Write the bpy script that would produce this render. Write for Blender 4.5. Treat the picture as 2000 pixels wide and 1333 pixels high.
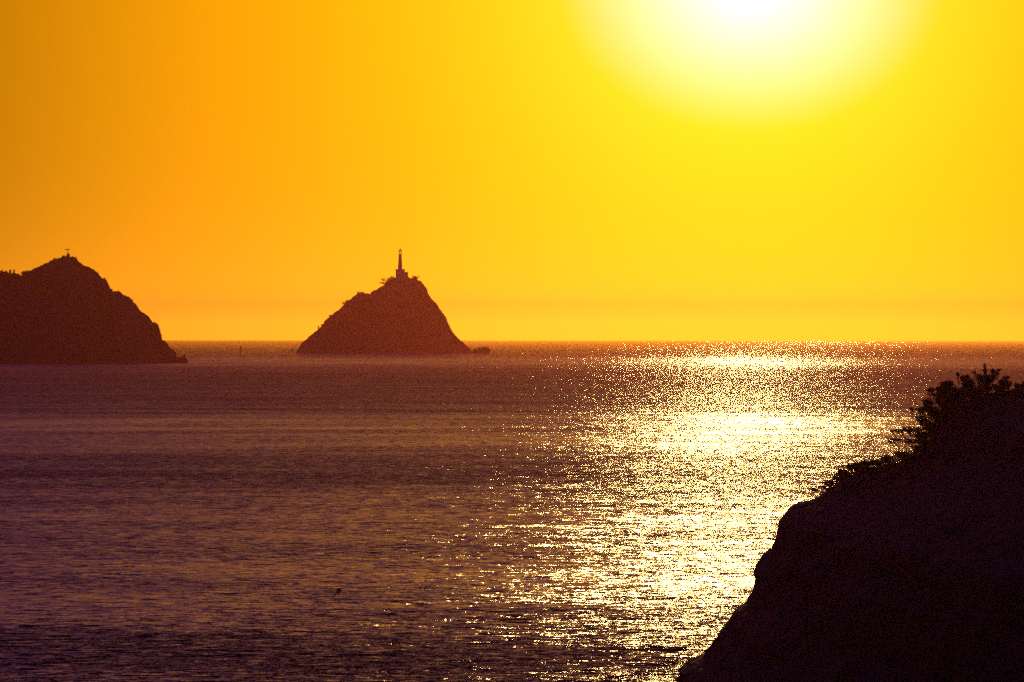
import bpy, bmesh, math, random
import numpy as np
from mathutils import Vector, Matrix, noise as mnoise

S = bpy.context.scene
for o in list(bpy.data.objects):
    bpy.data.objects.remove(o)

# ------------------------------------------------------------------ camera
F = 11400.0            # focal length, in pixels of a 2000 px wide frame
H = 30.0               # eye height above the sea
RE = 7.4e6             # earth radius with refraction
cam_d = bpy.data.cameras.new('camera')
cam = bpy.data.objects.new('camera', cam_d)
S.collection.objects.link(cam)
S.camera = cam
cam_d.sensor_width = 36.0
cam_d.lens = F / 2000.0 * 36.0
cam_d.clip_start = 1.0
cam_d.clip_end = 200000.0
EYE = Vector((0, 0, H))
PITCH = -math.atan((666.5 - 633.3) / F)
ROLL = 0.0012
CM = Matrix.Translation(EYE) @ Matrix.Rotation(math.radians(90) + PITCH, 4, 'X') @ Matrix.Rotation(ROLL, 4, 'Z')
cam.matrix_world = CM


def pix(px, py, D):
    """point at distance D (along +Y) seen at photo pixel px, py"""
    d = CM.to_3x3() @ Vector(((px - 1000.0) / F, (666.5 - py) / F, -1.0))
    k = D / d.y
    return EYE + d * k


def sea_z(x, y):
    return -(x * x + y * y) / (2 * RE)


# ------------------------------------------------------------------ sky
SUN_EL = math.radians(3.36)
SUN_AZ = math.radians(2.34)          # to the right of +Y
sun_dir = Vector((math.sin(SUN_AZ) * math.cos(SUN_EL), math.cos(SUN_AZ) * math.cos(SUN_EL), math.sin(SUN_EL)))

W = bpy.data.worlds.new('World')
S.world = W
W.use_nodes = True
nt = W.node_tree
nt.nodes.clear()


def mk(tree):
    def N(t, **kw):
        n = tree.nodes.new(t)
        for k, v in kw.items():
            setattr(n, k, v)
        return n

    def L(a, b):
        tree.links.new(a, b)

    def M(op, a, b=None, c=None):
        n = tree.nodes.new('ShaderNodeMath')
        n.operation = op
        for i, v in enumerate((a, b, c)):
            if v is None:
                continue
            if isinstance(v, (int, float)):
                n.inputs[i].default_value = v
            else:
                tree.links.new(v, n.inputs[i])
        return n.outputs[0]

    def V(op, a, b=None):
        n = tree.nodes.new('ShaderNodeVectorMath')
        n.operation = op
        for i, v in enumerate((a, b)):
            if v is None:
                continue
            if isinstance(v, (tuple, list, Vector)):
                n.inputs[i].default_value = v
            else:
                tree.links.new(v, n.inputs[i])
        return n.outputs[1] if op in ('DOT_PRODUCT', 'LENGTH') else n.outputs[0]
    return N, L, M, V


N, L, M, V = mk(nt)
geo = N('ShaderNodeTexCoord')
dirn = V('NORMALIZE', geo.outputs['Generated'])
# angle from the sun in degrees (2*asin(|d-s|/2))
dist = V('LENGTH', V('SUBTRACT', dirn, tuple(sun_dir)))
theta = M('MULTIPLY', M('ARCSINE', M('MULTIPLY', dist, 0.5)), 2 * 180 / math.pi)


def expo(amp, tau):
    return M('MULTIPLY', M('EXPONENT', M('MULTIPLY', theta, -1.0 / tau)), amp)


def gauss(amp, w):
    q = M('MULTIPLY', theta, 1.0 / w)
    return M('MULTIPLY', M('EXPONENT', M('MULTIPLY', M('MULTIPLY', q, q), -1.0)), amp)


sep = N('ShaderNodeSeparateXYZ')
L(dirn, sep.inputs[0])
# dust layer close to the horizon, paler than the sky above it
elev = M('MULTIPLY', M('ARCSINE', sep.outputs[2]), 180 / math.pi)
low = M('EXPONENT', M('MULTIPLY', M('MAXIMUM', elev, 0.0), -1.0 / 0.55))
lowg = M('EXPONENT', M('MULTIPLY', M('MAXIMUM', elev, 0.0), -1.0 / 0.9))
fade = M('EXPONENT', M('MULTIPLY', theta, -1 / 14.0))
dv = V('SUBTRACT', dirn, tuple(sun_dir))
side = M('MULTIPLY', V('DOT_PRODUCT', dv, (math.cos(SUN_AZ), -math.sin(SUN_AZ), 0.0)), 57.3)
tg = M('SQRT', M('MAXIMUM', M('SUBTRACT', M('MULTIPLY', theta, theta), M('MULTIPLY', M('MULTIPLY', side, side), 0.40)), 0.0))
glow = M('POWER', M('MAXIMUM', M('SUBTRACT', 1.0, M('MULTIPLY', tg, 1 / 1.50)), 0.0), 1.45)        # the aureole close round the sun
far = M('DIVIDE', 1.0, M('ADD', 1.0, M('POWER', M('MULTIPLY', theta, 1 / 9.8), 8.0)))   # dusk away from the sun
r = M('ADD', M('ADD', M('MULTIPLY', far, expo(2.75, 5.1)), M('MULTIPLY', glow, 2.0)), M('MULTIPLY', M('MULTIPLY', lowg, fade), 1.0))
g = M('ADD', M('ADD', M('MULTIPLY', far, expo(1.16, 4.6)), M('MULTIPLY', glow, 0.4)), M('MULTIPLY', M('MULTIPLY', lowg, fade), 0.38))
b = M('ADD', expo(0.002, 9.0), M('MULTIPLY', glow, 1.38))
b = M('ADD', b, M('MULTIPLY', M('MULTIPLY', low, fade), 0.03))
rim = M('MULTIPLY', M('EXPONENT', M('MULTIPLY', M('MAXIMUM', elev, 0.0), -1.0 / 0.28)), fade)
soft = M('EXPONENT', M('MULTIPLY', M('MULTIPLY', tg, tg), -1 / 2.4))
b = M('ADD', b, M('MULTIPLY', soft, 0.035))
g = M('ADD', g, M('MULTIPLY', soft, 0.03))
r = M('ADD', r, M('MULTIPLY', rim, 0.8))
g = M('ADD', g, M('MULTIPLY', rim, 0.36))

comb = N('ShaderNodeCombineColor')
L(r, comb.inputs[0]); L(g, comb.inputs[1]); L(b, comb.inputs[2])
nish = N('ShaderNodeTexSky', sky_type='NISHITA')
nish.sun_disc = False
nish.sun_elevation = SUN_EL
nish.sun_rotation = SUN_AZ
nish.air_density = 1.0
nish.dust_density = 3.0
nish.ozone_density = 2.0
tint = N('ShaderNodeMix', data_type='RGBA', blend_type='MULTIPLY')
tint.inputs[0].default_value = 1.0
L(V('MULTIPLY', nish.outputs[0], M('POWER', M('SUBTRACT', 1.0, far), 4.0)), tint.inputs[6])   # only the dusk part of the sky
tint.inputs[7].default_value = (0.45, 0.14, 0.85, 1)
bg1 = N('ShaderNodeBackground'); bg1.inputs[1].default_value = 1.0
L(comb.outputs[0], bg1.inputs[0])
bg2 = N('ShaderNodeBackground'); bg2.inputs[1].default_value = 0.085
L(tint.outputs[2], bg2.inputs[0])
add = N('ShaderNodeAddShader')
L(bg1.outputs[0], add.inputs[0]); L(bg2.outputs[0], add.inputs[1])
out = N('ShaderNodeOutputWorld')
L(add.outputs[0], out.inputs[0])

# ------------------------------------------------------------------ sun
sl = bpy.data.lights.new('sun', 'SUN')
sl.energy = 0.36
sl.angle = math.radians(0.5)
sl.color = (1.0, 0.58, 0.19)
sun = bpy.data.objects.new('sun', sl)
S.collection.objects.link(sun)
sun.rotation_euler = (-sun_dir).to_track_quat('-Z', 'Y').to_euler()

vs = S.view_settings
S.display_settings.display_device = 'sRGB'
vs.view_transform = 'Standard'
vs.look = 'None'
vs.exposure = 0.0
vs.gamma = 1.0
vs.use_curve_mapping = False
S.cycles.max_bounces = 4
S.cycles.use_denoising = False
S.cycles.use_adaptive_sampling = False
S.cycles.sample_clamp_direct = 100.0
S.cycles.volume_bounces = 0
S.cycles.caustics_reflective = False
S.cycles.caustics_refractive = False


# ------------------------------------------------------------------ helpers
def tag(o, label=None, cat=None, group=None, kind=None):
    if label: o['label'] = label
    if cat: o['category'] = cat
    if group: o['group'] = group
    if kind: o['kind'] = kind
    return o


def mesh_obj(name, verts, faces, mat, parent=None, smooth=False):
    me = bpy.data.meshes.new(name)
    me.from_pydata([tuple(v) for v in verts], [], faces)
    if smooth:
        me.polygons.foreach_set('use_smooth', [True] * len(me.polygons))
    me.materials.append(mat)
    me.update()
    o = bpy.data.objects.new(name, me)
    S.collection.objects.link(o)
    if parent:
        o.parent = parent
    return o


def empty(name, loc):
    o = bpy.data.objects.new(name, None)
    o.location = loc
    o.empty_display_size = 0.5
    S.collection.objects.link(o)
    return o


class MB:
    """collects shapes into one mesh"""
    def __init__(s):
        s.v, s.f = [], []

    def box(s, c, d, rz=0.0, top=1.0):
        cx, cy, cz = c
        k = len(s.v)
        R = Matrix.Rotation(rz, 3, 'Z')
        for z, q in ((-.5, 1.0), (.5, top)):
            for x, y in ((-.5, -.5), (.5, -.5), (.5, .5), (-.5, .5)):
                p = R @ Vector((x * d[0] * q, y * d[1] * q, z * d[2]))
                s.v.append((cx + p.x, cy + p.y, cz + p.z))
        s.f += [(k, k+3, k+2, k+1), (k+4, k+5, k+6, k+7), (k, k+1, k+5, k+4), (k+1, k+2, k+6, k+5), (k+2, k+3, k+7, k+6), (k+3, k, k+4, k+7)]
        return s

    def ring(s, prof, n=16, c=(0, 0, 0), ph=0.0):
        """lathe a closed profile [(r, z)...] about the vertical through c"""
        k = len(s.v)
        for r_, z in prof:
            for i in range(n):
                a = ph + 2 * math.pi * i / n
                s.v.append((c[0] + r_ * math.cos(a), c[1] + r_ * math.sin(a), c[2] + z))
        for j in range(len(prof) - 1):
            for i in range(n):
                a, b_ = k + j * n + i, k + j * n + (i + 1) % n
                s.f.append((a, b_, b_ + n, a + n))
        s.f.append(tuple(k + i for i in reversed(range(n))))
        s.f.append(tuple(k + (len(prof) - 1) * n + i for i in range(n)))
        return s

    def tube(s, pts, radii, n=6):
        k = len(s.v)
        m = len(pts)
        for j, (p, r_) in enumerate(zip(pts, radii)):
            t = (Vector(pts[min(j + 1, m - 1)]) - Vector(pts[max(j - 1, 0)])).normalized()
            a = t.cross(Vector((0.3, 0.2, 1)) if abs(t.z) < .9 else Vector((1, 0, 0))).normalized()
            b_ = t.cross(a)
            for i in range(n):
                w = 2 * math.pi * i / n
                q = Vector(p) + (a * math.cos(w) + b_ * math.sin(w)) * r_
                s.v.append(tuple(q))
        for j in range(m - 1):
            for i in range(n):
                a, b_ = k + j * n + i, k + j * n + (i + 1) % n
                s.f.append((a, b_, b_ + n, a + n))
        s.f.append(tuple(k + i for i in reversed(range(n))))
        s.f.append(tuple(k + (m - 1) * n + i for i in range(n)))
        return s

    def build(s, name, mat, parent=None, smooth=False):
        return mesh_obj(name, s.v, s.f, mat, parent, smooth)


def mat_noise(name, c1, c2, scale, rough=0.9, bump=0.3, bdist=0.3, spec=0.2):
    m = bpy.data.materials.new(name)
    m.use_nodes = True
    t = m.node_tree
    N, L, M, V = mk(t)
    bs = t.nodes['Principled BSDF']
    g_ = N('ShaderNodeNewGeometry')
    nz = N('ShaderNodeTexNoise')
    nz.inputs['Scale'].default_value = scale
    nz.inputs['Detail'].default_value = 6
    nz.inputs['Roughness'].default_value = 0.62
    L(g_.outputs['Position'], nz.inputs['Vector'])
    cr = N('ShaderNodeValToRGB')
    cr.color_ramp.elements[0].position = 0.36
    cr.color_ramp.elements[1].position = 0.66
    cr.color_ramp.elements[0].color = (*c1, 1)
    cr.color_ramp.elements[1].color = (*c2, 1)
    L(nz.outputs['Fac'], cr.inputs[0])
    L(cr.outputs[0], bs.inputs['Base Color'])
    bs.inputs['Roughness'].default_value = rough
    bs.inputs['Specular IOR Level'].default_value = spec
    bp = N('ShaderNodeBump')
    bp.inputs['Strength'].default_value = bump
    bp.inputs['Distance'].default_value = bdist
    L(nz.outputs['Fac'], bp.inputs['Height'])
    L(bp.outputs[0], bs.inputs['Normal'])
    return m


M_ROCK = mat_noise('rock', (0.06, 0.045, 0.035), (0.20, 0.15, 0.11), 0.12, bump=.6, bdist=2.0)
M_HILL = mat_noise('dry_scrub_slope', (0.035, 0.04, 0.02), (0.16, 0.12, 0.08), 0.08, bump=.6, bdist=2.0)
M_CLIFF = mat_noise('cliff_rock', (0.03, 0.02, 0.012), (0.09, 0.055, 0.03), 0.5, bump=.6, bdist=.5)
M_LEAF = mat_noise('leaves', (0.035, 0.05, 0.018), (0.07, 0.09, 0.03), 1.5, rough=.7, bump=0)
M_BARK = mat_noise('bark', (0.05, 0.035, 0.025), (0.12, 0.09, 0.06), 3.0, bump=.3, bdist=.02)
M_WALL = mat_noise('painted_masonry', (0.28, 0.26, 0.23), (0.42, 0.40, 0.36), 0.8, bump=.1, bdist=.05)
M_METAL = mat_noise('painted_metal', (0.10, 0.09, 0.08), (0.22, 0.19, 0.16), 2.0, rough=.55, bump=.05, bdist=.02)
M_FEATHER = mat_noise('feathers', (0.03, 0.025, 0.02), (0.07, 0.06, 0.05), 20., rough=.8, bump=0)


def glass_mat():
    m = bpy.data.materials.new('lantern_glass')
    m.use_nodes = True
    bs = m.node_tree.nodes['Principled BSDF']
    bs.inputs['Transmission Weight'].default_value = 1.0
    bs.inputs['Roughness'].default_value = 0.02
    bs.inputs['IOR'].default_value = 1.02
    return m


# ------------------------------------------------------------------ sea
def sea_D(py):
    p = (py - 633.3) / F
    # H/D + D/2R = p, nearer root
    A, B, C = 1 / (2 * RE), -p, H
    return (-B - math.sqrt(B * B - 4 * A * C)) / (2 * A)


WAVES = [(0.45, 1.7, .8), (2.2, 2.1, .6), (12.0, .9, .5), (60., .35, .4)]
SEA_ROUGH = 0.22
FOLD = 2.6
CROSS = 0.70
WIND = 1.3
LANES = [(1400, 1.2), (1310, 1.1), (1238, .8), (1165, .68), (1010, .72), (975, .82), (940, 1.05), (905, 1.0), (885, .72), (822, .66), (806, .98), (740, 1.25), (722, 1.1), (712, .72), (700, .72), (692, 1.0), (682, 1.2), (674, 1.4), (668, 1.6)]

def sea_material():
    m = bpy.data.materials.new('sea_water')
    m.use_nodes = True
    t = m.node_tree
    N, L, M, V = mk(t)
    bs = t.nodes['Principled BSDF']
    g_ = N('ShaderNodeNewGeometry')
    P = g_.outputs['Position']

    def nz(scale, sx=1.0, sy=1.0, detail=2.0, rough=.55, off=(0, 0, 0)):
        q = V('ADD', V('MULTIPLY', P, (sx, sy, 0.0)), off)
        n = N('ShaderNodeTexNoise')
        n.inputs['Scale'].default_value = scale
        n.inputs['Detail'].default_value = detail
        n.inputs['Roughness'].default_value = rough
        L(q, n.inputs['Vector'])
        return n

    # wind: gusty patches a few hundred metres across, long across the view
    wp = nz(1 / 420.0, 0.35, 1.0, 3.0, .6, (310, 95, 0)).outputs['Fac']
    # calmer and windier lanes, by distance from the shore, with wavering edges
    ps = N('ShaderNodeSeparateXYZ')
    L(P, ps.inputs[0])
    lane = M('ADD', M('LOGARITHM', M('MAXIMUM', ps.outputs[1], 50.0), math.e), M('MULTIPLY', M('SUBTRACT', wp, 0.5), 0.45))
    l0, l1 = math.log(300.0), math.log(21000.0)
    ramp = N('ShaderNodeValToRGB')
    ramp.color_ramp.interpolation = 'LINEAR'
    cr = ramp.color_ramp
    els = sorted((( (math.log(sea_D(py)) - l0) / (l1 - l0)), w_) for py, w_ in LANES)
    cr.elements[0].position, cr.elements[1].position = els[0][0], els[-1][0]
    cr.elements[0].color = (els[0][1],) * 3 + (1,)
    cr.elements[1].color = (els[-1][1],) * 3 + (1,)
    for q_, w_ in els[1:-1]:
        e_ = cr.elements.new(q_)
        e_.color = (w_, w_, w_, 1)
    L(M('MULTIPLY', M('SUBTRACT', lane, l0), 1 / (l1 - l0)), ramp.inputs[0])
    gust = nz(1 / 60.0, 0.5, 1.0, 3.0, .65, (31, 915, 0)).outputs['Fac']
    wind = M('ADD', M('MULTIPLY', ramp.outputs[0], WIND), M('MULTIPLY', M('SUBTRACT', gust, 0.5), 1.7))
    wind = M('MAXIMUM', wind, 0.4)
    tot = None
    for wl, amp, sx in WAVES:
        c = nz(1 / wl, sx, 1.0, 2.0, .6, (wl * 7.3, wl * 3.1, 0)).outputs['Color']
        s_ = V('MULTIPLY', V('SUBTRACT', c, (.5, .5, .5)), (amp, amp, 0))
        tot = s_ if tot is None else V('ADD', tot, s_)
    sc = N('ShaderNodeVectorMath', operation='SCALE')
    L(tot, sc.inputs[0]); L(wind, sc.inputs['Scale'])
    # towards the open sea more and more of the surface lies slick between the ruffled spots
    slick = M('ADD', M('MULTIPLY', M('SUBTRACT', lane, math.log(6000.0)), 0.175), 0.36)
    spot = nz(1 / 5.0, .6, 1.0, 2.0, .5, (77, 19, 0)).outputs['Fac']
    ruff = M('GREATER_THAN', spot, slick)
    fcv = M('ADD', M('MULTIPLY', ruff, 0.992), 0.008)
    # lulls: patches a few metres long where the surface lies flatter and mirrors the low sky
    ln = nz(1 / 1.9, .7, 1.0, 2.0, .55, (401, 233, 0)).outputs['Fac']
    lull = M('MULTIPLY', M('ADD', M('SUBTRACT', ln, 0.46), M('MULTIPLY', M('SUBTRACT', wind, 0.8), 0.17)), 7.0)
    offing = M('MULTIPLY', M('SUBTRACT', ps.outputs[1], 5000.0), 1 / 1500.0)
    lull = M('MAXIMUM', lull, offing)
    lull = M('MINIMUM', M('MAXIMUM', lull, 0.22), 1.0)
    fcv = M('MULTIPLY', fcv, lull)
    # only the wave faces that lean towards the shore are seen from it: fold the slope that way
    sp = N('ShaderNodeSeparateXYZ')
    L(sc.outputs[0], sp.inputs[0])
    ts = N('ShaderNodeSeparateXYZ')
    L(tot, ts.inputs[0])
    cb_ = N('ShaderNodeCombineXYZ')
    L(M('MULTIPLY', ts.outputs[0], CROSS), cb_.inputs[0])
    L(M('MULTIPLY', M('MULTIPLY', M('ABSOLUTE', sp.outputs[1]), -FOLD), fcv), cb_.inputs[1])
    cb_.inputs[2].default_value = 1.0
    nrm = V('NORMALIZE', cb_.outputs[0])
    L(nrm, bs.inputs['Normal'])
    bs.inputs['Base Color'].default_value = (0.006, 0.007, 0.012, 1)
    L(M('ADD', M('MULTIPLY', ruff, SEA_ROUGH - 0.01), 0.01), bs.inputs['Roughness'])
    bs.inputs['IOR'].default_value = 1.333
    return m


angs = []
a = -180.0
while a < 180:
    angs.append(math.radians(a))
    a += 0.5 if abs(a) < 12 else 6.0
rad = [0.0, 20, 60, 120]
while rad[-1] < 22200:
    rad.append(rad[-1] * 1.06)
v, f = [], []
na = len(angs)
for r_ in rad:
    for a in angs:
        x, y = r_ * math.sin(a), r_ * math.cos(a)
        v.append((x, y, sea_z(x, y)))
for j in range(1, len(rad) - 1):
    for i in range(na):
        p, q = j * na + i, j * na + (i + 1) % na
        f.append((p, p + na, q + na, q))
k0 = 0
for i in range(na):
    f.append((0, na + i, na + (i + 1) % na))
sea = mesh_obj('sea', v, f, sea_material(), smooth=True)
tag(sea, 'dark purple evening sea with a golden glitter path under the sun', None, kind='structure')


# ------------------------------------------------------------------ land
def fbm(x, y, z, o=5):
    return mnoise.fractal(Vector((x, y, z)), 0.9, 2.1, o)


def profile(pts, x):
    if x <= pts[0][0]:
        return pts[0][1]
    for (x0, y0), (x1, y1) in zip(pts, pts[1:]):
        if x <= x1:
            return y0 + (y1 - y0) * (x - x0) / (x1 - x0 + 1e-9)
    return pts[-1][1]


def land(name, sil, D, depth, step, mat, label, rough_h, skirt=-6.0, ridge=None):
    """a hill whose crest runs across the view at distance D: heights from the crest line, falling
    away in front and behind, broken by gullies and crags"""
    P = [pix(px, py, D) for px, py in sil]
    pts = [(p.x, p.z) for p in P]
    x0, x1 = pts[0][0], pts[-1][0]
    nx = int((x1 - x0) / step) + 1
    hmax = max(p[1] for p in pts)
    ny = 56
    v, f = [], []
    for i in range(nx + 1):
        x = x0 + (x1 - x0) * i / nx
        h = profile(pts, x)
        base = sea_z(x, D) + skirt
        hh = max(h - base, .5)
        w = depth * (hh / (hmax - base)) ** 0.72 + 3.0
        for j in range(ny + 1):
            t = -1 + 2 * j / ny
            t = math.copysign(abs(t) ** 1.25, t)
            s_ = (1 - abs(t)) ** 0.85 if abs(t) < 1 else 0
            y = D + t * w
            n1 = fbm(x / 38, y / 38, 3.1)
            n2 = fbm(x / 11, y / 11, 7.7)
            cut = min(1.0, abs(t) * 5.0) * (0.35 + s_)
            z = base + hh * s_ + (n1 * 0.11 * hh + n2 * rough_h * 2.2 - .05 * hh) * cut * (1 if s_ > 0 else 0)
            crag = fbm(x / 5.0, 2.2, 9.1 + t * 2, 6) * 1.5 + abs(fbm(x / 2.1, 8.2, 1.1 + t * 3, 4)) * 1.1 - .35
            z += crag * rough_h * min(1, hh / 12)
            xx = x + fbm(x / 17 + 5, y / 17, z / 17) * rough_h * 1.5 * min(1, abs(t) * 4)
            v.append((xx, y, z))
    m = ny + 1
    for i in range(nx):
        for j in range(ny):
            p = i * m + j
            f.append((p, p + m, p + m + 1, p + 1))
    o = mesh_obj(name, v, f, mat)
    tag(o, label, None, kind='structure')
    return o, pts


HEAD = [(-260, 640), (-200, 600), (-120, 560), (-60, 540), (0, 533), (5, 532), (12, 533), (20, 535), (27, 535), (33, 537), (42, 537.5), (45, 533), (49, 530.5), (57, 530), (63, 527), (71.4, 524), (80, 519), (88, 513.5), (101, 509.5), (115, 504), (124, 500), (136.5, 500), (147, 504.5), (155, 512), (168, 520), (176, 523), (185, 528), (192, 534), (196.4, 541), (203, 546), (210, 552.4), (214, 561), (220, 566), (231, 569.5), (241, 575.5), (250, 581), (260, 589), (269, 600), (275, 609), (283, 611), (291, 618), (298, 629), (304, 631), (309, 636), (313, 647), (316, 663), (321.4, 666), (327.7, 673), (336, 683), (343.5, 690), (346.6, 698), (354, 698), (358, 697), (361, 702), (365, 709), (367, 716)]
DH = 4700.0
headland, head_pts = land('headland', HEAD, DH, 190.0, 1.1, M_HILL, 'dark steep headland falling to the sea at the left', 1.0)

ISLE = [(572, 694), (579, 688), (589.4, 671), (600, 661), (612, 650.5), (620, 645.5), (629, 636), (633.5, 628), (644, 618.5), (652.4, 611), (663, 605.5), (670, 598), (674.5, 592), (680, 587), (690, 580), (699.6, 572.5), (709, 572), (715.4, 574), (723.4, 574), (725, 570.5), (734, 565.5), (749, 557.5), (755, 550), (761, 545.5), (768, 544), (772, 543.5), (800, 543.5), (804, 543), (812, 543), (817, 547), (822.5, 549.5), (828, 557), (833, 564.5), (837, 576), (843.5, 584.5), (856, 597), (862.4, 607.5), (871, 620), (875, 632), (885.5, 651), (892, 658.5), (897, 663), (904.4, 670), (917, 681), (922, 687), (926, 694)]
DI = 6600.0
islet, isle_pts = land('rocky_islet', ISLE, DI, 85.0, 0.9, M_ROCK, 'reddish brown cone shaped islet under the lighthouse', .8)


# ------------------------------------------------------------------ right cliff
CL = [(1180, 1700), (1235, 1560), (1290, 1440), (1318, 1380), (1328, 1340), (1331, 1312), (1343, 1303), (1356, 1299), (1368, 1300), (1376, 1290), (1388, 1270), (1402, 1252), (1420, 1226), (1438, 1196), (1452, 1188), (1461, 1187), (1470, 1165), (1480, 1130), (1489, 1102), (1492, 1088), (1502, 1076), (1513, 1058), (1520, 1038), (1524, 1018), (1540, 998), (1554, 989), (1578, 985), (1600, 974), (1614, 964), (1632, 952), (1655, 940), (1690, 925), (1740, 914), (1775, 906), (1800, 886), (1826, 852), (1852, 812), (1890, 789), (1940, 780), (2000, 774), (2120, 765), (2300, 745), (2700, 700), (3400, 640)]
DC = 400.0


def cliff_build():
    P = [pix(px, py, DC) for px, py in CL]
    # walk the outline at even arc length, so that steep parts stay finely divided
    pts = []
    for a_, b_ in zip(P, P[1:]):
        step = 0.22 if a_.x < 38 else 1.2
        n = max(1, int((b_ - a_).length / step))
        for i in range(n):
            pts.append(a_.lerp(b_, i / n))
    pts.append(P[-1])
    v, f = [], []
    ny = 90
    for i, p in enumerate(pts):
        for j in range(ny + 1):
            t = -1 + 2 * j / ny
            t = math.copysign(abs(t) ** 1.6, t)
            y = DC + t * (80 if t < 0 else 90)
            sh = 16 * abs(t) ** 1.5
            lo = 3.0 * abs(t) ** 1.3
            x, z = p.x + sh, p.z - lo * min(1, max(0, p.z) / 10)
            k = min(1.0, .12 + abs(t) * 6)
            n1 = fbm(x / 6, y / 6, z / 6) * 1.1 * k
            n2 = fbm(x / 1.3 + 9, y / 1.3, z / 1.3, 5) * 0.34 + abs(fbm(x / .6, y / .9, z / .6, 3)) * .12
            x += (n1 + n2 * .9) * (1 if z < 16 else .5)
            y += n1 * .8
            z += n2 * .6 + n1 * .25
            v.append((x, y, z))
    m = ny + 1
    for i in range(len(pts) - 1):
        for j in range(ny):
            q = i * m + j
            f.append((q, q + m, q + m + 1, q + 1))
    o = mesh_obj('cliff', v, f, M_CLIFF)
    tag(o, 'near black cliff sloping down to the water at the lower right', None, kind='structure')
    return o


cliff = cliff_build()


# ------------------------------------------------------------------ vegetation
def leaf_quads(rng, centres, n, spread, size, flat=0.6):
    v, f = [], []
    for _ in range(n):
        c, rr = rng.choice(centres)
        d = Vector((rng.gauss(0, 1), rng.gauss(0, 1), rng.gauss(0, flat)))
        p = Vector(c) + d * (spread * rr)
        u = Vector((rng.uniform(-1, 1), rng.uniform(-1, 1), rng.uniform(-.7, .7))).normalized()
        w = u.cross(Vector((rng.uniform(-1, 1), rng.uniform(-1, 1), rng.uniform(-1, 1)))).normalized()
        s1, s2 = size * rng.uniform(.6, 1.4), size * rng.uniform(.25, .6)
        k = len(v)
        v += [tuple(p - u * s1), tuple(p - w * s2), tuple(p + u * s1), tuple(p + w * s2)]
        f.append((k, k + 1, k + 2, k + 3))
    return v, f


def grow(rng, base, direction, length, radius, levels, droop=0.0, spread=0.7, tips=None, mb=None, kids=3):
    """branching limb; collects (tip, size)"""
    pts, rr = [Vector(base)], [radius]
    d = Vector(direction).normalized()
    n = 4
    for i in range(n):
        d = (d + Vector((rng.gauss(0, .16), rng.gauss(0, .16), rng.gauss(0, .12) - droop))).normalized()
        pts.append(pts[-1] + d * length / n)
        rr.append(radius * (1 - .55 * (i + 1) / n))
    mb.tube(pts, rr, 5)
    if levels == 0:
        for p in pts[2:]:
            tips.append((tuple(p), 1.0))
        return
    for k in range(kids):
        at = pts[rng.choice([2, 3, 4])] if k else pts[-1]
        nd = (d + Vector((rng.gauss(0, spread), rng.gauss(0, spread), rng.gauss(.1, spread * .6)))).normalized()
        grow(rng, at, nd, length * rng.uniform(.55, .8), radius * .5, levels - 1, droop, spread, tips, mb, kids)


def shrub(name, seed, base, size, lean, label, cat, nleaf, leaf, group=None, levels=2, stems=4, spread=.22, droop=0., wide=.7, flat=.7):
    rng = random.Random(seed)
    o = empty(name, base)
    mb = MB()
    tips = []
    for k in range(stems):
        d = Vector(lean) + Vector((rng.gauss(0, wide), rng.gauss(0, wide), rng.uniform(.0, .4)))
        grow(rng, (rng.gauss(0, .05) * size, rng.gauss(0, .05) * size, -0.06 * size), d, size * rng.uniform(.4, .55), size * .028, levels, droop, .65, tips, mb)
    mb.build('trunk', M_BARK, o)
    v, f = leaf_quads(rng, tips, nleaf, spread * size * .28, leaf, flat)
    mesh_obj('crown', v, f, M_LEAF, o)
    tag(o, label, cat, group)
    return o


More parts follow.
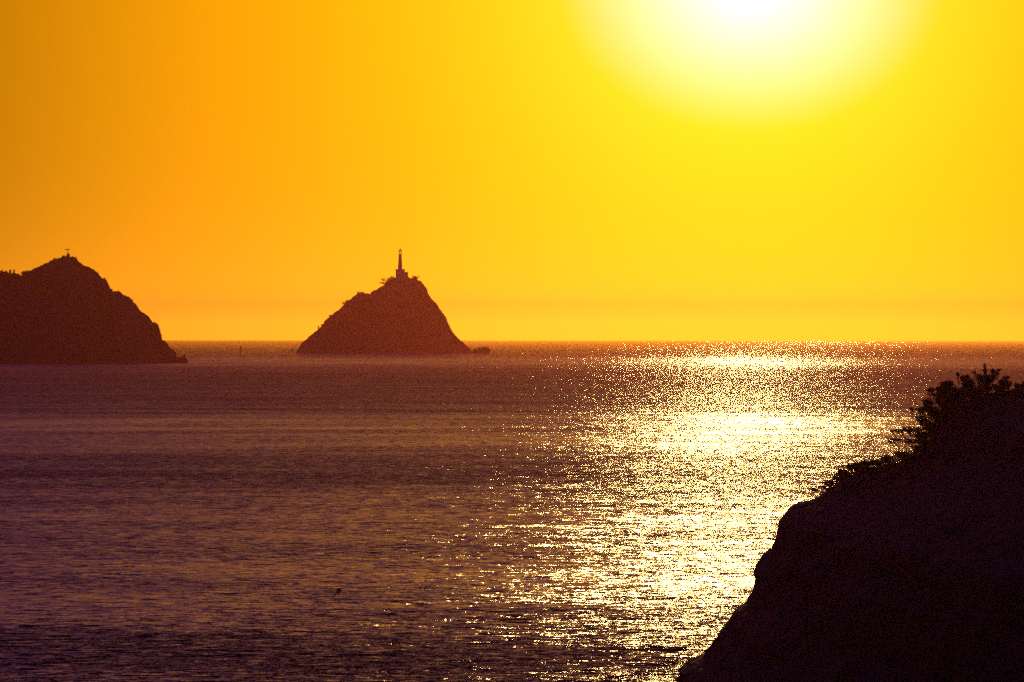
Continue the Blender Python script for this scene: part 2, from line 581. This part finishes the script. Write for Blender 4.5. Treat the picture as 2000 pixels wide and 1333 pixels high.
def plant(name, foot, D, clumps, dens, leaf, label, cat, group, seed, stemw=1.6, thick=.8):
    """a woody plant rooted at photo pixel foot (on the ground at distance D); clumps are its leaf masses
    (px, py, half width, half height), each carried by a branch with twigs"""
    rng = random.Random(seed)
    base = pix(foot[0], foot[1], D)
    u = D / F
    o = empty(name, base)
    mb = MB()
    v, f = [], []
    for (cx, cy, rx, ry) in clumps:
        c = pix(cx, cy, D) - base
        c.y += rng.uniform(-.5, .5) * rx * u
        mid = c * .5 + Vector((rng.gauss(0, .08), rng.gauss(0, .08), -.10)) * c.length
        r0 = stemw * u * .5
        mb.tube([(0, 0, -r0 * 2), tuple(mid), tuple(c)], [r0, r0 * .7, r0 * .4], 5)
        tips = []
        for _ in range(max(6, int(rx * ry / 6))):
            a = rng.uniform(0, 2 * math.pi)
            q = rng.uniform(.35, 1.0) ** .6
            p = c + Vector((math.cos(a) * rx * q, rng.uniform(-thick, thick) * rx * .8, math.sin(a) * ry * q)) * u
            st = mid.lerp(c, rng.uniform(.3, 1))
            mb.tube([tuple(st), tuple(st.lerp(p, .5) + Vector((0, 0, rng.uniform(-.06, .06) * rx * u))), tuple(p)], [r0 * .32, r0 * .2, r0 * .1], 4)
            for k in range(3):
                tips.append(st.lerp(p, .45 + .27 * k))
        n = int(rx * ry * dens * 1.7)
        for _ in range(n):
            if rng.random() < .72:
                p = rng.choice(tips) + Vector((rng.gauss(0, 1), rng.gauss(0, 1), rng.gauss(0, .8))) * (min(rx, ry) * u * .22)
            else:
                a, q = rng.uniform(0, 2 * math.pi), rng.random() ** .5
                p = c + Vector((math.cos(a) * rx * q * .8, rng.gauss(0, .5) * rx, math.sin(a) * ry * q * .8)) * u
            uu = Vector((rng.uniform(-1, 1), rng.uniform(-1, 1), rng.uniform(-.8, .8))).normalized()
            w = uu.cross(Vector((rng.uniform(-1, 1), rng.uniform(-1, 1), rng.uniform(-1, 1)))).normalized()
            s1, s2 = leaf * rng.uniform(.6, 1.4), leaf * rng.uniform(.3, .7)
            k = len(v)
            v += [tuple(p - uu * s1), tuple(p - w * s2), tuple(p + uu * s1), tuple(p + w * s2)]
            f.append((k, k + 1, k + 2, k + 3))
    mb.build('trunk', M_BARK, o)
    mesh_obj('crown', v, f, M_LEAF, o)
    tag(o, label, cat, group)
    return o


G_C = 'shrubs along the edge of the dark cliff'
SHRUBS = [
    ((1927, 800), 0, [(1925, 742, 9, 10), (1924, 722, 4, 13), (1912, 736, 9, 5), (1903, 727, 4, 3), (1940, 727, 8, 6), (1953, 722, 6, 2), (1937, 738, 9, 7), (1922, 758, 20, 9)], 2.6, 'open shrub with the tallest upright twigs on the cliff top'),
    ((1890, 805), 2, [(1884, 738, 12, 6), (1871, 731, 4, 3), (1893, 750, 15, 10), (1880, 768, 16, 12), (1900, 770, 14, 12), (1912, 776, 20, 9)], 4.0, 'leafy shrub directly left of the tallest twiggy shrub'),
    ((1962, 800), 1, [(1958, 748, 10, 8), (1965, 738, 9, 3), (1972, 750, 6, 6), (1955, 766, 14, 10), (1972, 772, 10, 9), (1938, 774, 18, 8), (1946, 757, 9, 6)], 4.0, 'spreading shrub directly right of the tallest twiggy shrub'),
    ((1997, 800), 4, [(1988, 762, 10, 8), (2002, 760, 12, 9), (2022, 757, 14, 12), (1995, 775, 18, 10), (1975, 770, 10, 8), (1984, 751, 4, 4), (1998, 749, 3, 5), (1991, 754, 5, 4)], 5.0, 'dense low shrub at the right edge of the photo'),
    ((1852, 838), -1, [(1850, 752, 14, 9), (1838, 760, 10, 7), (1818, 762, 11, 4), (1862, 764, 12, 10), (1846, 782, 18, 14), (1862, 800, 16, 14), (1872, 776, 14, 12), (1832, 772, 10, 6)], 4.4, 'dense bush with its leafy left tip highest over the water'),
    ((1838, 866), 1, [(1812, 787, 12, 8), (1822, 803, 14, 10), (1840, 812, 16, 13), (1800, 800, 9, 5), (1850, 832, 15, 12)], 3.6, 'bush with gaps of glitter below the highest jutting bush'),
    ((1822, 888), 3, [(1795, 800, 10, 4), (1780, 799, 6, 3), (1802, 818, 16, 7), (1820, 832, 18, 9), (1830, 850, 15, 12)], 2.8, 'ragged bush with feathery tips pointing left below the open gaps'),
    ((1808, 902), 0, [(1784, 838, 22, 5), (1757, 841, 14, 3), (1742, 842, 6, 2), (1800, 850, 18, 7), (1812, 868, 18, 10)], 3.0, 'bush with a long flat branch reaching left over the glitter'),
    ((1800, 915), -2, [(1780, 862, 20, 4), (1752, 860, 14, 3), (1736, 862, 5, 2), (1798, 876, 16, 7), (1806, 892, 15, 8)], 2.8, 'bush of low flat sprays under the long reaching branch'),
    ((1785, 918), 1, [(1760, 886, 18, 5), (1735, 893, 14, 4), (1778, 898, 18, 7), (1728, 900, 9, 5)], 3.0, 'lowest of the layered bushes above the dip of the cliff edge'),
    ((1700, 925), 0, [(1690, 905, 14, 6), (1710, 903, 14, 5), (1672, 908, 10, 5), (1690, 917, 24, 7)], 4.0, 'bush on the first shoulder of the cliff edge'),
    ((1655, 945), 2, [(1662, 912, 10, 6), (1645, 923, 12, 7), (1658, 932, 14, 8), (1636, 934, 9, 6)], 3.6, 'scrubby bush hanging over the bright water at the cliff shoulder'),
    ((1632, 962), 0, [(1618, 943, 12, 5), (1602, 951, 10, 3), (1590, 956, 8, 3), (1622, 956, 10, 6), (1608, 966, 8, 3)], 2.4, 'twiggy bush jutting left below the cliff shoulder'),
    ((1406, 1256), 0, [(1402, 1249, 5, 4), (1399, 1254, 3, 3)], 5.0, 'tiny tuft growing low on the steep cliff face'),
]
for i, (ft, dd, cl, dn, lab) in enumerate(SHRUBS):
    plant('shrub', ft, DC + dd, cl, dn * 2.4, .052, lab, 'shrub', G_C, 40 + i)

# low scrub covering the cliff top: uncountable
rng = random.Random(5)
edge = [(p.x, p.z) for p in (pix(px, py, DC) for px, py in CL)]
cent = []
for _ in range(1500):
    x = rng.uniform(pix(1640, 900, DC).x, pix(2060, 900, DC).x)
    y = DC + rng.gauss(0, 7)
    cent.append(((x, y, profile(edge, x) - 3.0 * (abs(y - DC) / 80) ** 1.3 + rng.uniform(-.5, .1)), rng.uniform(.5, 1.2)))
cv, cf = leaf_quads(rng, cent, 26000, .32, .09, .5)
sc = mesh_obj('scrub', cv, cf, M_LEAF)
tag(sc, 'dark low scrub covering the top of the near cliff', 'scrub', kind='stuff')


def slope_scrub(obj, n, leaf, label, seed):
    """low cover on the upper faces of a hill"""
    rng = random.Random(seed)
    me = obj.data
    vs = [v_.co for v_ in me.vertices if v_.co.z > 8]
    cents = [(tuple(rng.choice(vs) + Vector((0, 0, .1))), rng.uniform(.4, 1.3)) for _ in range(n)]
    v, f = [], []
    for c, q in cents:
        a, b_ = leaf_quads(rng, [(c, q)], 9, .55, leaf, .7)
        k = len(v)
        v += a
        f += [tuple(i + k for i in ff) for ff in b_]
    o = mesh_obj('scrub', v, f, M_LEAF)
    tag(o, label, 'scrub', kind='stuff')


slope_scrub(headland, 5200, .42, 'dry scrub scattered over the left headland', 3)
slope_scrub(islet, 2600, .45, 'dry scrub scattered over the lighthouse islet', 4)

G_H = 'trees on the ridge of the left headland'
G_I = 'trees and bushes on the lighthouse islet'
FAR = [
    ('tree', (3, 540), DH, [(2, 532, 5, 4), (7, 533, 4, 3)], 'tree at the left edge of the photo on the headland ridge', G_H),
    ('tree', (12, 540), DH, [(12, 533, 4, 3.4)], 'low tree just right of the one at the left edge', G_H),
    ('tree', (20, 540), DH, [(20, 531, 2.2, 5), (18, 535, 4, 3)], 'pointed tree between the low ridge tree and the spiky one', G_H),
    ('tree', (27, 541), DH, [(27.5, 530.5, 1.8, 4.5), (26, 536, 4, 3), (30, 536, 3, 3)], 'spiky tree right of the pointed one on the headland ridge', G_H),
    ('tree', (35, 542), DH, [(34, 537, 4, 2.6)], 'small tree left of the notch in the headland ridge', G_H),
    ('tree', (49, 537), DH, [(46, 533, 4.5, 3.2), (52, 531.5, 4, 3)], 'round bushy tree on the right side of the notch in the ridge', G_H),
    ('tree', (205, 550), DH, [(204.5, 546, 1.7, 4.2), (206, 550, 2.5, 3)], 'lone thin upright tree halfway down the right slope of the headland', G_H),
    ('bush', (812, 547), DI, [(808, 541.5, 7, 3), (815, 542.5, 5, 4)], 'rounded bush right of the lighthouse on the islet summit', G_I),
    ('bush', (766, 548), DI, [(766, 541.8, 5, 3.4), (760, 545, 4.5, 3.4)], 'dense bush left of the lighthouse on the islet summit', G_I),
    ('bush', (623, 648), DI, [(622, 640, 2.2, 4.5), (624, 644, 4, 4)], 'spiky upright bush low on the left slope of the islet', G_I),
    ('bush', (630, 640), DI, [(629, 635.5, 2.6, 3.2)], 'small bush just above the spiky one on the left slope of the islet', G_I),
    ('bush', (645, 621), DI, [(643.5, 617, 3, 3.4)], 'bush on the left slope of the islet below its middle', G_I),
    ('bush', (675, 596), DI, [(672, 592, 4.5, 3.4), (677, 589, 3, 3)], 'bush at the upper bend of the left slope of the islet', G_I),
    ('bush', (703, 575), DI, [(700, 572, 4, 2.4), (707, 571.5, 4, 2.2)], 'low bush on the small shoulder left of the islet summit', G_I),
    ('windswept_tree', (757, 556), DI, [(749.5, 545.5, 5.5, 2.6), (743, 552.5, 5.5, 1.6), (748, 553, 5, 2.0), (756, 550, 3, 4)], 'wind bent tree with two flat crowns left of the lighthouse', G_I),
]
for i, (nm, ft, D_, cl, lab, gr) in enumerate(FAR):
    plant(nm, ft, D_, cl, 9.0, .42, lab, 'bush' if nm == 'bush' else 'tree', gr, 200 + i, stemw=1.0, thick=.9)

# ------------------------------------------------------------------ lighthouse
lb = pix(781.5, 544, DI)
lh = empty('lighthouse', lb)
PX = DI / F


def lx(px): return (px - 781.5) * PX
def lz(py): return (544 - py) * PX


w = (lx(790.5) - lx(773))
mb = MB()
cx = (lx(790.5) + lx(773)) / 2
zt = lz(528)
mb.box((cx, 0, (zt - 3) / 2), (w, w, zt + 3))
for zz in (3.0, 6.2):
    mb.box((cx, 0, zz), (w + .25, w + .25, .22))
house = mb.build('keeper_house', M_WALL, lh)
mb = MB()
mb.box((cx, 0, zt + .15), (w + 1.1, w + 1.1, .3))
for s_ in (-1, 1):
    mb.box((cx + s_ * (w / 2 + .42), 0, zt + .62), (.22, w + 1.06, .64))
    mb.box((cx, s_ * (w / 2 + .42), zt + .62), (w + .62, .22, .64))
mb.build('parapet', M_WALL, house)
for s_ in (-1, 0, 1):
    MB().box((cx + s_ * 3.0, -w / 2 - .03, 4.6), (1.0, .1, 1.5)).build('window', M_METAL, house)
MB().box((cx + .2, -w / 2 - .04, 1.2), (1.2, .12, 2.4)).build('door', M_METAL, house)
# annex on the right, lower, with a buttressed foot
ax0, ax1 = lx(790.8), lx(796.8)
mb = MB()
za = lz(532.3)
mb.box(((ax0 + ax1) / 2, 0.3, (za - 3) / 2), (ax1 - ax0, 6.4, za + 3))
mb.box(((ax0 + ax1) / 2 + .1, 0.3, za + .12), (ax1 - ax0 + .5, 6.9, .24))
k = len(mb.v)
mb.v += [(ax1, -2.2, -1.5), (ax1 + 2.4, -2.2, -1.5), (ax1, -2.2, 3.0), (ax1, 2.6, -1.5), (ax1 + 2.4, 2.6, -1.5), (ax1, 2.6, 3.0)]
mb.f += [(k, k+1, k+2), (k+3, k+5, k+4), (k+1, k+4, k+5, k+2)]
anx = mb.build('annex', M_WALL, lh)
MB().box(((ax0 + ax1) / 2, -2.96, 4.2), (.9, .1, 1.2)).build('window', M_METAL, anx)
# tower: octagonal, tapering
tz0, tz1 = zt + .3, lz(496.6)
r0, r1 = (786.1 - 776.8) / 2 * PX, (784.4 - 778.5) / 2 * PX
tcx = lx(781.45)
tower = MB().ring([(r0 * 1.04, tz0), (r0, tz0 + .8), (r1, tz1 - .4), (r1 * 1.06, tz1)], 8, (tcx, 0, 0), math.pi / 8).build('tower', M_WALL, lh)
for q in (.2, .45, .7):
    zz = tz0 + (tz1 - tz0) * q
    rr = r0 + (r1 - r0) * q
    MB().box((tcx, -rr * .93, zz), (.55, .16, 1.1)).build('window', M_METAL, tower)
# open watch room: four corner piers and a slab
wr0, wr1 = tz1, lz(491.9)
mb = MB()
mb.ring([(r1 * 1.1, wr0), (r1 * 1.1, wr0 + .22)], 8, (tcx, 0, 0), math.pi / 8)
for sx in (-1, 1):
    for sy in (-1, 1):
        mb.box((tcx + sx * r1 * .72, sy * r1 * .72, (wr0 + wr1) / 2 + .1), (.85, .85, wr1 - wr0 - .2))
mb.build('watch_room', M_WALL, lh)
mb = MB()
mb.ring([(r1 * 1.0, wr1), (r1 * 1.28, wr1 + .3), (r1 * 1.28, wr1 + .55), (r1 * .6, wr1 + .56)], 16, (tcx, 0, 0))
gal = mb.build('gallery', M_WALL, lh)
mb = MB()
for i in range(10):
    a = 2 * math.pi * i / 10
    mb.tube([(tcx + r1 * 1.2 * math.cos(a), r1 * 1.2 * math.sin(a), wr1 + .5), (tcx + r1 * 1.2 * math.cos(a), r1 * 1.2 * math.sin(a), wr1 + 1.35)], [.05, .05], 4)
rl = [(tcx + r1 * 1.2 * math.cos(2 * math.pi * i / 20), r1 * 1.2 * math.sin(2 * math.pi * i / 20), wr1 + 1.35) for i in range(21)]
mb.tube(rl, [.05] * 21, 4)
mb.build('railing', M_METAL, gal)
lz0, lz1 = wr1 + .56, lz(486.6)
mb = MB()
for i in range(6):
    a = 2 * math.pi * (i + .5) / 6
    mb.tube([(tcx + 1.35 * math.cos(a), 1.35 * math.sin(a), lz0), (tcx + 1.35 * math.cos(a), 1.35 * math.sin(a), lz1 - .5)], [.2, .2], 5)
mb.ring([(1.45, lz0), (1.45, lz0 + .7), (1.3, lz0 + .71)], 12, (tcx, 0, 0))
lan = mb.build('lantern', M_METAL, lh)
MB().ring([(1.24, lz0 + .71), (1.24, lz1 - .5)], 12, (tcx, 0, 0)).build('lantern_glass', glass_mat(), lan)
MB().ring([(1.7, lz1 - .5), (1.6, lz1 - .3), (.95, lz1 + .15), (.2, lz1 + .3), (.05, lz1 + 1.0)], 12, (tcx, 0, 0)).build('roof', M_METAL, lan)
tag(lh, 'tall tapering lighthouse tower on a square house at the top of the islet', 'lighthouse')

# ------------------------------------------------------------------ cross on the headland
cb = pix(133.2, 501, DH)
cr = empty('hilltop_cross', cb)
pu = DH / F
mb = MB()
mb.box((0, 0, .4), (2.5, 2.5, 2.4))
mb.box((.05, 0, 1.75), (2.0, 2.0, .35))
mb.box((.1, 0, 2.1), (1.3, 1.3, .4))
mb.build('pedestal', M_WALL, cr)
MB().box((-.2, 0, 3.95), (.62, .62, 3.5), top=.85).build('mast', M_WALL, cr)
MB().box((-.85, 0, 5.55), (3.5, .5, .62)).build('crossbar', M_WALL, cr)
tag(cr, 'T shaped cross standing on a pedestal on the peak of the left headland', 'cross')

# ------------------------------------------------------------------ marks, rocks
Db = sea_D(687.5)
bp_ = pix(470.3, 687.5, Db)
bu = empty('beacon', bp_)
ub = Db / F
mb = MB()
mb.ring([(.9, -2.0), (.9, .9), (.75, 1.0)], 12).build('base', M_WALL, bu)
mb = MB()
mb.ring([(.8, 1.0), (.7, 5.4)], 10).build('post', M_METAL, bu)
mb = MB()
mb.ring([(1.1, 4.6), (1.1, 5.6), (.5, 5.9), (.5, 6.6), (1.0, 6.9), (1.0, 7.7), (.1, 8.1)], 10).build('topmark', M_METAL, bu)
tag(bu, 'slim dark beacon standing alone in the water between headland and islet', 'beacon')

Dk = sea_D(687.2)
kk = empty('marker_post', pix(570.8, 687.2, Dk))
MB().ring([(1.0, -2), (.95, .8), (.6, 1.6)], 9).build('footing', M_ROCK, kk)
MB().ring([(.5, 1.6), (.5, 2.4), (.95, 2.7), (.95, 3.7), (.3, 4.3)], 9).build('head', M_METAL, kk)
tag(kk, 'short stubby post in the water just left of the islet foot', 'marker post')


def rock(px, py, D, dims, seed, label, name='rock', group=None, mat=None):
    rg = random.Random(seed)
    bm = bmesh.new()
    bmesh.ops.create_icosphere(bm, subdivisions=4, radius=1.0)
    off = Vector((rg.uniform(0, 50), rg.uniform(0, 50), rg.uniform(0, 50)))
    for vv in bm.verts:
        n = mnoise.fractal(vv.co * 1.6 + off, .9, 2.1, 4)
        c = vv.co * (1 + .32 * n)
        vv.co = Vector((c.x * dims[0], c.y * dims[1], c.z * dims[2]))
    me = bpy.data.meshes.new(name)
    bm.to_mesh(me); bm.free()
    me.materials.append(mat or M_ROCK)
    o = bpy.data.objects.new(name, me)
    o.location = pix(px, py, D)
    S.collection.objects.link(o)
    tag(o, label, 'rock', group)
    return o


G_R = 'rocks in the water off the islet'
rock(928, 688, DI, (3.0, 5, 3.8), 1, 'small low rock touching the right foot of the islet', group=G_R)
rock(935, 688, DI - 20, (2.0, 4, 4.6), 2, 'narrow pointed rock between two low rocks off the islet', group=G_R)
rock(946, 688, DI - 10, (7.2, 7, 5.0), 3, 'largest low rounded rock off the right foot of the islet', group=G_R)
rock(355, 708, DH - 30, (4.2, 6, 4.4), 4, 'low rock ledge at the foot of the left headland', group='rocks at the foot of the headland')
rock(359.5, 706, DH - 40, (1.1, 2.2, 5.0), 6, 'upright pointed rock at the right tip of the headland', group='rocks at the foot of the headland')

# ------------------------------------------------------------------ bird
def bird():
    Dz = 430.0
    p = pix(662, 1151, Dz)
    v, f = [], []
    # body: a closed tapering spindle, wings lofted out of its sides, tail and neck
    n = 8
    secs = [(-.34, .008, 0), (-.26, .03, 0), (-.1, .062, 0), (.05, .07, 0), (.16, .05, .01), (.24, .028, .03), (.31, .034, .045), (.36, .018, .04), (.45, .004, .025)]
    for (x, r_, z) in secs:
        for i in range(n):
            a = 2 * math.pi * i / n
            v.append((x, r_ * math.cos(a), z + r_ * .9 * math.sin(a)))
    for j in range(len(secs) - 1):
        for i in range(n):
            a_, b_ = j * n + i, j * n + (i + 1) % n
            f.append((a_, b_, b_ + n, a_ + n))
    for s_ in (-1, 1):
        st = [(0.03, .0, .10, .02), (.12, -.12, .10, -.01), (.17, -.24, .085, -.09), (.19, -.34, .055, -.17), (.2, -.44, .015, -.27)]
        k = len(v)
        for (yy, zz, ch, xx) in st:
            for dx, dz in ((ch, 0), (0, .012), (-ch, 0), (0, -.01)):
                v.append((xx + dx, s_ * yy, zz + dz))
        for j in range(len(st) - 1):
            for i in range(4):
                a_, b_ = k + j * 4 + i, k + j * 4 + (i + 1) % 4
                f.append((a_, b_, b_ + 4, a_ + 4))
    v2 = [(-.44, -.07, 0), (-.44, .07, 0), (-.28, .02, .01), (-.28, -.02, .01), (-.44, -.07, -.008), (-.44, .07, -.008), (-.28, .02, -.01), (-.28, -.02, -.01)]
    k = len(v); v += v2
    f += [(k, k+1, k+2, k+3), (k+4, k+7, k+6, k+5), (k, k+4, k+5, k+1), (k+1, k+5, k+6, k+2), (k+3, k+2, k+6, k+7), (k, k+3, k+7, k+4)]
    o = mesh_obj('bird', v, f, M_FEATHER)
    o.location = p
    o.rotation_euler = (0, math.radians(-4), math.radians(38))
    tag(o, 'small dark bird flying low over the water left of the glitter', 'bird')


bird()

# ------------------------------------------------------------------ haze
hz = MB().box((0, 0, 0), (1, 1, 1)).build('haze', bpy.data.materials.new('haze_air'))
zlo, zhi = sea_z(0, 24500) - 3, 118.0
hz.location = (0, 0, (zlo + zhi) / 2)
hz.scale = (48500, 48500, zhi - zlo)
hm = hz.data.materials[0]
hm.use_nodes = True
t = hm.node_tree
t.nodes.clear()
pv = t.nodes.new('ShaderNodeVolumePrincipled')
pv.inputs['Color'].default_value = (0.40, 0.10, 0.062, 1)
pv.inputs['Density'].default_value = 2.7e-5
pv.inputs['Anisotropy'].default_value = 0.90
mo = t.nodes.new('ShaderNodeOutputMaterial')
t.links.new(pv.outputs[0], mo.inputs['Volume'])
tag(hz, 'orange evening haze over the sea', None, kind='stuff')
